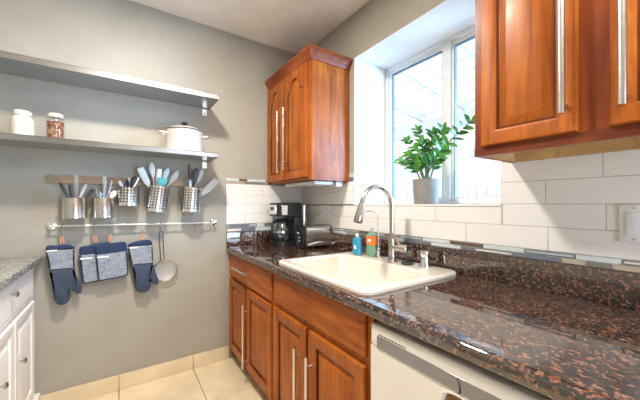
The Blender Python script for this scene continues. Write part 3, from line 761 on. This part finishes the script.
# outlet and cord
ol = thing('wall_outlet', 'white double outlet plate on the tile above the toaster', 'outlet', (-.009, -.42, 1.175))
bm = nb(); box(bm, (-.0145, -.505, 1.178), (-.0085, -.355, 1.288), .003, 2); part('plate', bm, M['plate'], ol)
for yc in (-.395, -.465):
    for zc in (1.205, 1.252):
        bm = nb(); lathe(bm, [(.015, 0), (.015, .002)], (-.0145, yc, zc), 18, (-1, 0, 0)); r_ = part('receptacle', bm, M['plate'], ol)
        bm = nb(); box(bm, (-.0172, yc-.007, zc-.004), (-.0164, yc-.005, zc+.006)); box(bm, (-.0172, yc+.005, zc-.004), (-.0164, yc+.007, zc+.006)); part('slots', bm, M['dark'], r_)
pc = thing('power_cord', 'dark cord running from the coffee maker to the wall outlet', 'cord', (-.05, -.3, 1.19))
bm = nb(); box(bm, (-.045, -.407, 1.196), (-.0175, -.383, 1.218), .004, 2); part('plug', bm, M['gplastic'], pc)
bm = nb(); tube(bm, smoothpath([(-.044, -.385, 1.207), (-.06, -.375, 1.196), (-.065, -.35, 1.185), (-.06, -.30, 1.185), (-.06, -.26, 1.195), (-.072, -.22, 1.205), (-.074, -.205, 1.205)]), .0035, 8); part('cable', bm, M['gplastic'], pc)
sw = thing('light_switch', 'white rocker switch plate on the tile at right edge', 'switch', (-.009, -2.322, 1.16))
bm = nb(); box(bm, (-.0145, -2.358, 1.16), (-.0085, -2.286, 1.296), .003, 2); part('plate', bm, M['plate'], sw)
bm = nb(); box(bm, (-.0185, -2.340, 1.187), (-.0142, -2.304, 1.268), .002, 2); part('rocker', bm, M['plate'], sw)
for z in (1.174, 1.284):
    bm = nb(); lathe(bm, [(.0035, 0), (.003, .0012)], (-.0145, -2.322, z), 10, (-1, 0, 0)); part('screw', bm, M['nickel'], sw)

# ------------------------------------------------------------------ plant on the sill
px, py, pz = .135, -1.362, WZ0+.0005
pl = thing('potted_plant', 'green leafy plant in a grey concrete pot on the window sill', 'plant', (px, py, pz))
bm = nb(); lathe(bm, [(.072, pz), (.075, pz+.006), (.084, pz+.155), (.084, pz+.160), (.077, pz+.160), (.075, pz+.135)], (px, py, 0), 36, cap1=False); part('pot', bm, M['concrete'], pl)
bm = nb(); lathe(bm, [(.0752, pz+.134), (.06, pz+.140), (.02, pz+.142)], (px, py, 0), 24, cap0=True); part('soil', bm, M['soil'], pl)
def leaf(bm, p, d, up, ln, wd, mi):
    d = d.normalized(); s = d.cross(up).normalized(); nrm = s.cross(d)
    rows = []
    for k in range(6):
        t = k/5; w = wd*math.sin(PI*min(1, .08+t*.92))**.8*(1 if k < 5 else 0) ; c = p+d*ln*t - nrm*(.18*ln*t*t)
        rows.append([c-s*w+nrm*w*.25, c, c+s*w+nrm*w*.25])
    loft(bm, rows, False, False, False, mi)
def plant_stem(tip, lean, nl, sz, seed):
    rr = random.Random(seed)
    b = Vector((px+rr.uniform(-.03, .03), py+rr.uniform(-.03, .03), pz+.139)); tip = Vector(tip)
    mid = b.lerp(tip, .5)+Vector((b.x-tip.x, b.y-tip.y, 0))*lean+Vector((0, 0, .02))
    path = smoothpath([b, mid, tip], 12)
    bm = nb(); tube(bm, path, [.0055-.0035*i/(len(path)-1) for i in range(len(path))], 7); s_ = part('stem', bm, M['stem'], pl)
    bm = nb()
    for k in range(nl):
        t = .36+.62*k/(nl-1); i = min(int(t*(len(path)-1)), len(path)-2); p = path[i]; d = (path[i+1]-path[i]).normalized()
        sd_ = d.cross(Vector((rr.uniform(-.2, .2)-.5, -.85, rr.uniform(-.1, .3)))).normalized()
        for sg in (-1, 1):
            dr = (sd_*sg*.9+d*.75+Vector((rr.uniform(-.25, .25), rr.uniform(-.25, .25), rr.uniform(-.15, .2))))
            up = Vector((-.45, -.7, .5+rr.uniform(-.3, .3)))
            leaf(bm, p, dr, up, 1.12*sz*rr.uniform(.8, 1.1)*(1-.25*abs(t-.6)), sz*.27, 0 if rr.random() < .6 else 1)
    leaf(bm, tip-Vector((0, 0, .004)), (path[-1]-path[-2]), Vector((-.4, -.8, .3)), sz*.8, sz*.22, 1)
    part('leaves', bm, [M['leaf'], M['leaf2']], s_)
for k, (tx, ty, tz, lean, nl, sz) in enumerate([(.10, -1.685, 1.763, .10, 8, .062), (.12, -1.304, 1.80, .06, 8, .050), (.10, -1.236, 1.735, .10, 7, .050), (.08, -1.19, 1.60, .16, 6, .052), (.16, -1.468, 1.77, .06, 7, .060),
        (.12, -1.425, 1.75, .05, 7, .056), (.08, -1.385, 1.69, .08, 6, .052), (.16, -1.20, 1.66, .12, 6, .050), (.18, -1.47, 1.64, .1, 6, .054), (.04, -1.29, 1.62, .12, 6, .050)]):
    plant_stem((tx, ty, tz), lean, nl, sz, 40+k)

# ------------------------------------------------------------------ shelves and what stands on them
def shelf(label, z0, z1):
    t = thing('wall_shelf', label, 'shelf', (-1.6, -.15, z0), group=None)
    x0, x1 = -2.42, -.897
    bm = nb()
    box(bm, (x0, -.302, z1-.004), (x1, -.0015, z1), .001, 1); box(bm, (x0, -.302, z0), (x1, -.298, z1-.004), .001, 1)
    box(bm, (x1-.004, -.298, z0), (x1, -.0015, z1-.004)); box(bm, (x0, -.298, z0), (x0+.004, -.0015, z1-.004)); box(bm, (x0+.004, -.298, z0+.006), (x1-.004, -.0015, z0+.010))
    part('board', bm, M['shelf'], t)
    for x in (-.935, -2.30):
        bm = nb(); box(bm, (x-.018, -.006, z0-.055), (x+.018, -.0015, z0-.001), .001, 1); br = part('bracket', bm, M['steelh'], t)
        bm = nb(); lathe(bm, [(.005, 0), (.004, .002)], (x, -.006, z0-.035), 10, (0, -1, 0)); part('screw', bm, M['nickel'], br)
shelf('upper stainless steel wall shelf, empty', 2.086, 2.122)
shelf('lower stainless steel wall shelf holding jars and white pot', 1.650, 1.683)
S2 = 1.6832
j = thing('storage_jar', 'cream ceramic jar with metal-rimmed lid on the lower shelf', 'jar', (-1.984, -.18, S2))
c = (-1.984, -.18, S2)
bm = nb(); lathe(bm, [(.045, .0003), (.050, .006), (.051, .09), (.049, .108), (.040, .120), (.036, .126)], c, 30); part('jar_body', bm, M['ceramic'], j)
bm = nb(); lathe(bm, [(.036, .1262), (.040, .130), (.040, .150), (.036, .155), (.01, .157)], c, 26); part('lid', bm, M['lid'], j)
j = thing('storage_jar', 'clear glass jar of brown nuts with pale lid on lower shelf', 'jar', (-1.839, -.18, S2)); c = (-1.839, -.18, S2)
bm = nb(); lathe(bm, [(.040, .0003), (.043, .005), (.043, .110), (.034, .128), (.033, .138)], c, 28, cap1=False); part('glass_body', bm, M['pglass'], j)
bm = nb(); lathe(bm, [(.036, .004), (.040, .009), (.040, .112), (.02, .118)], c, 24); part('nuts', bm, M['nuts'], j, kind='stuff')
bm = nb(); lathe(bm, [(.034, .139), (.037, .141), (.037, .158), (.033, .162)], c, 24); part('lid', bm, M['lid'], j)
pt = thing('stock_pot', 'white enamel pot with lid and black knob on lower shelf', 'pot', (-1.11, -.16, S2)); c = (-1.112, -.16, S2)
pr_ = .128
bm = nb(); lathe(bm, [(pr_-.006, .0003), (pr_, .006), (pr_, .155), (pr_+.003, .160)], c, 44); part('pot_body', bm, M['pot'], pt)
bm = nb(); lathe(bm, [(pr_+.004, .1605), (pr_+.004, .165), (pr_-.004, .172), (.08, .188), (.03, .197), (.0, .198)], c, 44); ld = part('lid', bm, M['pot'], pt)
bm = nb(); lathe(bm, [(pr_+.0045, .1590), (pr_+.0065, .162), (pr_+.0045, .1655)], c, 44, cap0=False, cap1=False); part('rim', bm, M['brown'], ld, 'dark rim')
bm = nb(); lathe(bm, [(.008, .198), (.007, .208), (.02, .212), (.026, .220), (.02, .229), (.006, .231)], c, 20); part('knob', bm, M['black'], ld)
for sg in (-1, 1):
    bm = nb(); cc = Vector(c)+Vector((0, 0, .125)); hp = []
    for k in range(11):
        a = -PI/2+PI*k/10; hp.append(cc+Vector((sg*(pr_-.012+.052*math.cos(a)), .042*math.sin(a), .012*math.cos(a))))
    tube(bm, hp, .0085, 10); part('handle', bm, M['pot'], pt)

# ------------------------------------------------------------------ bar with hanging utensil caddies
kb = thing('wall_bar', 'brown bar with steel faced ends below the lower shelf', 'bar', (-1.5, -.012, 1.437))
bm = nb(); box(bm, (-1.895, -.021, 1.437), (-1.10, -.0015, 1.486), .002, 2); part('board', bm, M['bar'], kb)
bm = nb(); box(bm, (-1.897, -.0225, 1.4365), (-1.845, -.0213, 1.4865)); part('steel_plate', bm, M['nickel'], kb, 'steel plate')
def caddy(label, cx, cy, z0, r, h, tilt, perf, strap=True):
    t = thing('utensil_caddy', label, 'caddy', (cx, cy, z0), (0, tilt, 0))
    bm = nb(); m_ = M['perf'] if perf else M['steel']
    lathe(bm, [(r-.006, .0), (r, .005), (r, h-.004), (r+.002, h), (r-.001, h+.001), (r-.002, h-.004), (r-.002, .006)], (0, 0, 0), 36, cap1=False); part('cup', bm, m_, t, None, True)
    bm = nb(); zt = 1.49-z0; yb = -.0235-cy
    if strap: 
        box(bm, (-.011, r+.0005, h*.5), (.011, r+.0025, zt-.0)); box(bm, (-.011, r+.0005, zt), (.011, -cy-.012, zt+.002)); box(bm, (-.011, -cy-.0145, zt-.015), (.011, -cy-.0125, zt))
    else:
        box(bm, (-.006, r+.0005, h*.7), (.006, r+.0025, zt)); box(bm, (-.006, r+.0005, zt), (.006, -cy-.012, zt+.002))
    part('hook', bm, M['steelh'], t, None, True)
    return t
cx1, cx2, cx3, cx4, cx5 = -1.757, -1.604, -1.467, -1.296, -1.062
cy1 = -.087
caddy('plain steel caddy hanging leftmost on the brown bar', cx1, cy1, 1.203, .064, .136, 0, False)
caddy('plain steel caddy hanging second from left, holding clear utensils', cx2, cy1, 1.203, .064, .136, 0, False)
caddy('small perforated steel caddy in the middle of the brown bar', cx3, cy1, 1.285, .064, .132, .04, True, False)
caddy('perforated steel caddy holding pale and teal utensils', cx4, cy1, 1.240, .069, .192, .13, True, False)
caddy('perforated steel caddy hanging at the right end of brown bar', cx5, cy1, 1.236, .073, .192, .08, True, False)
def utensil(name, label, base, tip, kind, mat, hm=None, hl=.5, wd=.03):
    b = Vector(base); t = Vector(tip); d = (t-b).normalized(); L_ = (t-b).length
    s = d.cross(Vector((0, 1, 0))).normalized(); n_ = s.cross(d)
    root = thing(name, label, 'utensil', tuple(b))
    hm = hm or mat; a = b+d*L_*(1-hl)
    bm = nb(); tube(bm, [b, b.lerp(a, .5), a+d*.004], [.006, .007, .005], 8); part('handle', bm, M[hm], root)
    bm = nb(); hh = L_*hl
    if kind == 'spatula': sh_ = [(0, .25), (.12, .5), (.25, .9), (.6, 1), (.92, 1), (1, .85)]
    elif kind == 'spoon': sh_ = [(0, .18), (.2, .3), (.4, .75), (.65, 1), (.85, .8), (.97, .35), (1, .1)]
    elif kind == 'grip': sh_ = [(0, .5), (.2, .8), (.6, 1), (.9, .95), (1, .5)]
    else: sh_ = [(0, .2), (.5, .9), (.8, 1), (1, .5)]
    loops = []
    for tt, ww in sh_:
        c_ = a+d*hh*tt; w_ = wd*ww; th = .003 if kind == 'spatula' else .006
        bow = -n_*(.012*math.sin(PI*tt)) if kind == 'spoon' else Vector((0, 0, 0))
        if kind == 'grip': th = w_*.55
        loops.append([c_+bow+s*w_*math.cos(2*PI*k/12)+n_*th*math.sin(2*PI*k/12) for k in range(12)])
    loft(bm, loops); part('head', bm, M[mat], root)
    return root
def W3(u, v, y): x, z = onY(u, v, y); return (x, y, z)
UB = {1: (cx1, 1.215), 2: (cx2, 1.215), 3: (cx3, 1.30), 4: (cx4, 1.255), 5: (cx5, 1.25)}
for name, lab, cd_, (u, v), yy, kind, mat, hm, hl, wd in [
    ('kitchen_shears', 'dark handled utensil leaning left in the leftmost steel caddy', 1, (60, 183), -.095, 'grip', 'bplastic', 'bplastic', .42, .010),
    ('ladle', 'dark blue handled utensil upright in the leftmost steel caddy', 1, (70, 185), -.10, 'grip', 'bplastic', 'steelh', .45, .011),
    ('tongs', 'pale steel tongs leaning right in the leftmost steel caddy', 1, (86, 184), -.09, 'grip', 'gplastic', 'steelh', .5, .009),
    ('peeler', 'black handled utensil leaning far right in the leftmost caddy', 1, (94, 189), -.075, 'grip', 'bplastic', 'bplastic', .45, .010),
    ('spatula', 'clear plastic spatula upright in the second steel caddy', 2, (109, 180), -.09, 'spatula', 'clearp', 'clearp', .55, .026),
    ('whisk', 'pale round whisk head in the second steel caddy', 2, (97, 189), -.095, 'whisk', 'clearp', 'steelh', .5, .022),
    ('spoon', 'pale plastic spoon leaning right in the second steel caddy', 2, (116, 190), -.08, 'spoon', 'wplastic', 'wplastic', .45, .018),
    ('serving_spoon', 'charcoal spoon leaning right in the small perforated caddy', 3, (135, 176), -.09, 'spoon', 'bplastic', 'bplastic', .5, .014),
    ('knife', 'pale steel blade leaning right in the small perforated caddy', 3, (139, 177), -.08, 'spatula', 'steelh', 'bplastic', .6, .009),
    ('brush', 'white handled brush leaning left in the small perforated caddy', 3, (119, 181), -.09, 'grip', 'plate', 'plate', .4, .011),
    ('paring_knife', 'dark blue handled knife upright in the small perforated caddy', 3, (127, 180), -.10, 'grip', 'navy', 'navy', .5, .010),
    ('spatula', 'flat pale grey spatula leaning left in the perforated caddy with teal utensil', 4, (140, 168), -.10, 'spatula', 'wplastic', 'wplastic', .45, .022),
    ('spoon', 'long pale grey spoon standing tallest in caddy with teal utensil', 4, (151, 162), -.08, 'spoon', 'wplastic', 'wplastic', .42, .020),
    ('masher', 'steel slotted masher in the caddy with teal utensil', 4, (159, 169), -.10, 'spatula', 'steelh', 'steelh', .42, .018),
    ('serving_spoon', 'rounded pale spoon leaning right behind the teal utensil', 4, (168, 168), -.07, 'spoon', 'wplastic', 'wplastic', .4, .020),
    ('turner', 'wide pale grey turner leaning far right above the teal utensil', 4, (178, 171), -.09, 'spoon', 'gplastic', 'gplastic', .42, .022),
    ('scraper', 'teal silicone scraper in the perforated caddy', 4, (163, 178), -.115, 'spatula', 'teal', 'teal', .26, .032),
    ('rolling_stick', 'dark brown handle upright in the rightmost perforated caddy', 5, (189, 164), -.10, 'grip', 'brown', 'steelh', .35, .010),
    ('spoon', 'large black spoon in the rightmost perforated caddy', 5, (197, 168), -.095, 'spoon', 'bplastic', 'bplastic', .45, .024),
    ('ladle', 'grey spoon behind the black spoon in the rightmost caddy', 5, (203, 168), -.075, 'spoon', 'gplastic', 'gplastic', .45, .020),
    ('turner', 'broad grey turner leaning far right out of the rightmost caddy', 5, (217, 180), -.09, 'spatula', 'gplastic', 'gplastic', .5, .028)]:
    bx_, bz_ = UB[cd_]; tip = W3(u, v, yy); off = max(-.03, min(.03, -(tip[0]-bx_)*.35))
    utensil(name, lab, (bx_+off, (yy+cy1)/2, bz_), tip, kind, mat, hm, hl, wd)

# ------------------------------------------------------------------ rail with mitts
RZ = 1.152; RY = -.05
rl = thing('hanging_rail', 'thin steel rail below the utensil caddies holding the oven mitts', 'rail', (-1.38, RY, RZ))
bm = nb(); tube(bm, [(-1.885, RY, RZ+.006), (-.868, RY, RZ-.006)], .0055, 12); part('rod', bm, M['wsteel'], rl)
for x, z in ((-1.885, RZ+.006), (-.868, RZ-.006)):
    bm = nb(); lathe(bm, [(.026, .0015), (.026, .008), (.012, .012), (.009, .02), (.009, -RY+.004), (.004, -RY+.007)], (x, 0, z), 20, (0, -1, 0)); part('mount', bm, M['chrome'], rl)
def shook(label, u, zlen, group='steel hooks on the rail'):
    x, _ = onY(u, 225, RY); zr_ = RZ+.006-.012*(x+1.885)/1.017
    bm = nb(); r = .0085; pts = []
    for k in range(9): a = PI*1.1-PI*1.1*k/8; pts.append((x, RY+r*math.cos(a), zr_+r*math.sin(a)))
    pts.append((x, RY+.007, zr_-zlen*.5))
    for k in range(9): a = -PI*1.05*k/8; pts.append((x, RY-.001+.008*math.cos(a), zr_-zlen+.012*math.sin(a)))
    tube(bm, pts, .0026, 8)
    solo('rail_hook', bm, M['nickel'], label, 'hook', group)
    return x, zr_-zlen-.012
def cloth_item(kind, name, label, cat, outline, cuff_v, y, th, tagpx, loop_uv):
    P = [onY(u, v, y) for u, v in outline]
    t = thing(name, label, cat, (sum(p[0] for p in P)/len(P), y, min(p[1] for p in P)))
    def clip(poly, f, keep):
        out = []
        for i in range(len(poly)):
            a, b = poly[i], poly[(i+1) % len(poly)]; fa_, fb = f(a)*keep, f(b)*keep
            if fa_ >= 0: out.append(a)
            if (fa_ > 0) != (fb > 0) and fa_ != fb:
                s = fa_/(fa_-fb); out.append((a[0]+(b[0]-a[0])*s, a[1]+(b[1]-a[1])*s))
        return out
    return t, P, clip
def dens(px_, k=4, smooth=True):
    pts = [Vector((a, b)) for a, b in px_]; n = len(pts); out = []
    for i in range(n):
        a, b, c, d = pts[i-1], pts[i], pts[(i+1) % n], pts[(i+2) % n]
        for s in range(k):
            q = s/k; out.append(tuple(.5*((2*b)+(c-a)*q+(2*a-5*b+4*c-d)*q*q+(-a+3*b-3*c+d)*q**3)))
    return out
def mitt(label, px_, cut, trimcut, y, tagpx, loop):
    o = dens(px_)
    t, P, clip = cloth_item('mitt', 'oven_mitt', label, 'oven mitt', o, 0, y, .03, None, None)
    zc = onY(*cut, y)[1]; zt = onY(*trimcut, y)[1]
    bm = nb(); pillow(bm, clip(P, lambda p: p[1]-zc, -1), y, .036, .010); part('hand_body', bm, M['mitt'], t)
    bm = nb(); pillow(bm, clip(clip(P, lambda p: p[1]-zc, 1), lambda p: p[1]-zt, -1), y, .032, .006); part('cuff', bm, M['weave'], t, 'light grey woven cuff')
    bm = nb(); top = clip(P, lambda p: p[1]-zt, 1); pillow(bm, top, y, .034, .006)
    part('cuff_trim', bm, M['navy'], t, 'navy cuff edging')
    xa, za = onY(*tagpx, y); bm = nb(); box(bm, (xa, y-.0195, za-.010), (xa+.052, y-.0165, za), .0005, 1); part('sewn_tag', bm, M['plate'], t, 'white sewn tag')
    lx, lz = onY(*loop, y); bm = nb(); hook(bm, lx, y, lz-.006, .042); part('loop', bm, M['orange'], t, 'orange hanging loop')
def hook(bm, x, y, z, ln):
    lp = [(x-.006, y, z-ln), (x-.007, y, z-ln*.4), (x-.004, y, z-.004), (x, y, z), (x+.004, y, z-.004), (x+.007, y, z-ln*.4), (x+.006, y, z-ln)]
    tube(bm, smoothpath(lp, 4), .0036, 7)
MY = -.058
mitt('slate blue oven mitt hanging leftmost on the rail', [(46, 247), (58, 245.5), (70, 245), (74, 248), (75, 256), (75, 269), (78, 279), (82, 288), (80.5, 293.5), (76, 293), (70.5, 288.5), (71, 296), (67, 303), (60, 305), (54.5, 301), (53, 292), (51, 278), (49, 263)], (62, 269), (62, 249.5), MY, (47, 250), (62, 236))
mitt('slate blue oven mitt hanging beside the wire sieve', [(127.8, 245), (138, 241), (149, 239.8), (152, 243), (152.6, 251), (153, 263), (156, 273), (159, 281), (157.5, 284), (153.5, 283.5), (150, 279.5), (151, 286), (148, 291), (143, 292.5), (137, 291), (134.6, 286), (133.4, 272), (130, 256)], (142, 264), (142, 245.5), MY, (129.5, 247), (142.5, 233.5))
def holder(label, c4, y, split, tagpx, loop):
    def edge(a, b, n=7): return [(a[0]+(b[0]-a[0])*k/n, a[1]+(b[1]-a[1])*k/n) for k in range(n)]
    TL, TR, BR, BL = [Vector(c) for c in c4]; o = []
    for p, q, r in ((BL, TL, TR), (TL, TR, BR), (TR, BR, BL), (BR, BL, TL)):
        d1 = (p-q).normalized(); d2 = (r-q).normalized(); rr = 4
        for k in range(5):
            s = k/4; o.append(tuple((q+d1*rr*(1-s)**2+d2*rr*s*s)))
        nx = r - d2*4; o += [tuple(q+d2*4+(nx-q-d2*4)*k/6) for k in range(1, 6)]
    t, P, clip = cloth_item('h', 'pot_holder', label, 'pot holder', o, 0, y, .02, None, None)
    (x1, z1), (x2, z2) = onY(*split[0], y), onY(*split[1], y)
    f = lambda p: p[1]-(z1+(z2-z1)*(p[0]-x1)/(x2-x1))
    bm = nb(); pillow(bm, P, y, .014, .004); part('edging', bm, M['navy'], t, 'navy edging')
    Q = [tuple(v) for v in offset2(P, .007)]
    bm = nb(); pillow(bm, clip(Q, f, -1), y, .0175, .003); part('woven_panel', bm, M['weave'], t, 'light grey woven panel')
    bm = nb(); pillow(bm, clip(Q, f, 1), y, .0175, .003); part('pocket', bm, M['navy'], t)
    xa, za = onY(*tagpx, y); bm = nb(); box(bm, (xa, y-.0115, za-.010), (xa+.065, y-.009, za), .0005, 1); part('sewn_tag', bm, M['plate'], t, 'white sewn tag')
    lx, lz = onY(*loop, y); bm = nb(); hook(bm, lx, y, lz-.006, .042); part('loop', bm, M['orange'], t, 'orange hanging loop')
holder('navy and grey woven pot holder hanging behind another pot holder', [(78.5, 247), (111, 241.5), (114, 278), (82.5, 284.5)], -.048, ((78, 255.5), (114, 251)), (80, 258), (95, 235))
holder('navy and grey woven pot holder hanging in front of another', [(94.5, 245), (126.5, 241.2), (128.7, 275.5), (98, 281.8)], -.070, ((94, 255), (129, 250.5)), (97, 256.5), (110, 234.5))
shook('steel rail hook holding the leftmost oven mitt', 62, .045)
shook('steel rail hook holding the rear pot holder', 95, .040)
shook('steel rail hook holding the front pot holder', 110, .038)
shook('steel rail hook holding the mitt beside the sieve', 142.5, .036)
shook('steel rail hook holding the wire sieve', 161, .028)
shook('empty steel rail hook nearest the sieve', 195, .05); shook('middle of three empty steel rail hooks', 203, .05); shook('empty steel rail hook nearest the rail end', 210.5, .05)
# sieve
sx, sz = onY(165.5, 270.5, -.032); sr = .082
sv = thing('wire_sieve', 'round wire sieve hanging by its handle beside an oven mitt', 'sieve', (sx, -.032, sz-sr))
bm = nb(); tube(bm, [(sx+sr*math.cos(2*PI*k/36), -.032, sz+sr*math.sin(2*PI*k/36)) for k in range(37)], .0038, 8); part('rim', bm, M['brass'], sv)
bm = nb(); loops = []
for k in range(8):
    a = PI/2*k/7*.98; loops.append([(sx+(sr-.004)*math.cos(a)*math.cos(2*PI*q/32), -.032+.024*math.sin(a), sz+(sr-.004)*math.cos(a)*math.sin(2*PI*q/32)) for q in range(32)])
loft(bm, loops, False, True); part('mesh_bowl', bm, M['mesh'], sv)
hx, hz = onY(161, 231.5, -.05); rt_ = (sx-.02, sz+sr-.004)
bm = nb(); tube(bm, smoothpath([(rt_[0]-.012, -.032, rt_[1]), (hx-.012, -.05, hz-.02), (hx-.008, -.05, hz-.004), (hx, -.05, hz), (hx+.008, -.05, hz-.004), (hx+.012, -.05, hz-.02), (rt_[0]+.012, -.032, rt_[1])], 6), .003, 8); part('handle', bm, M['bplastic'], sv, 'dark wire handle')

# ------------------------------------------------------------------ repeats belong together
GR = {'utensil_caddy': 'utensil caddies on the brown bar', 'oven_mitt': 'oven mitts on the rail', 'pot_holder': 'pot holders on the rail', 'wall_shelf': 'steel wall shelves',
      'storage_jar': 'jars on the lower shelf', 'soap_bottle': 'soap bottles behind the sink', 'wall_cabinet': 'cherry wall cabinets'}
for o in COL.objects:
    if o.parent is None and 'label' in o:
        k = o.name.split('.')[0]
        if k in GR: o['group'] = GR[k]
        elif o['category'] == 'utensil': o['group'] = 'kitchen utensils standing in the caddies'
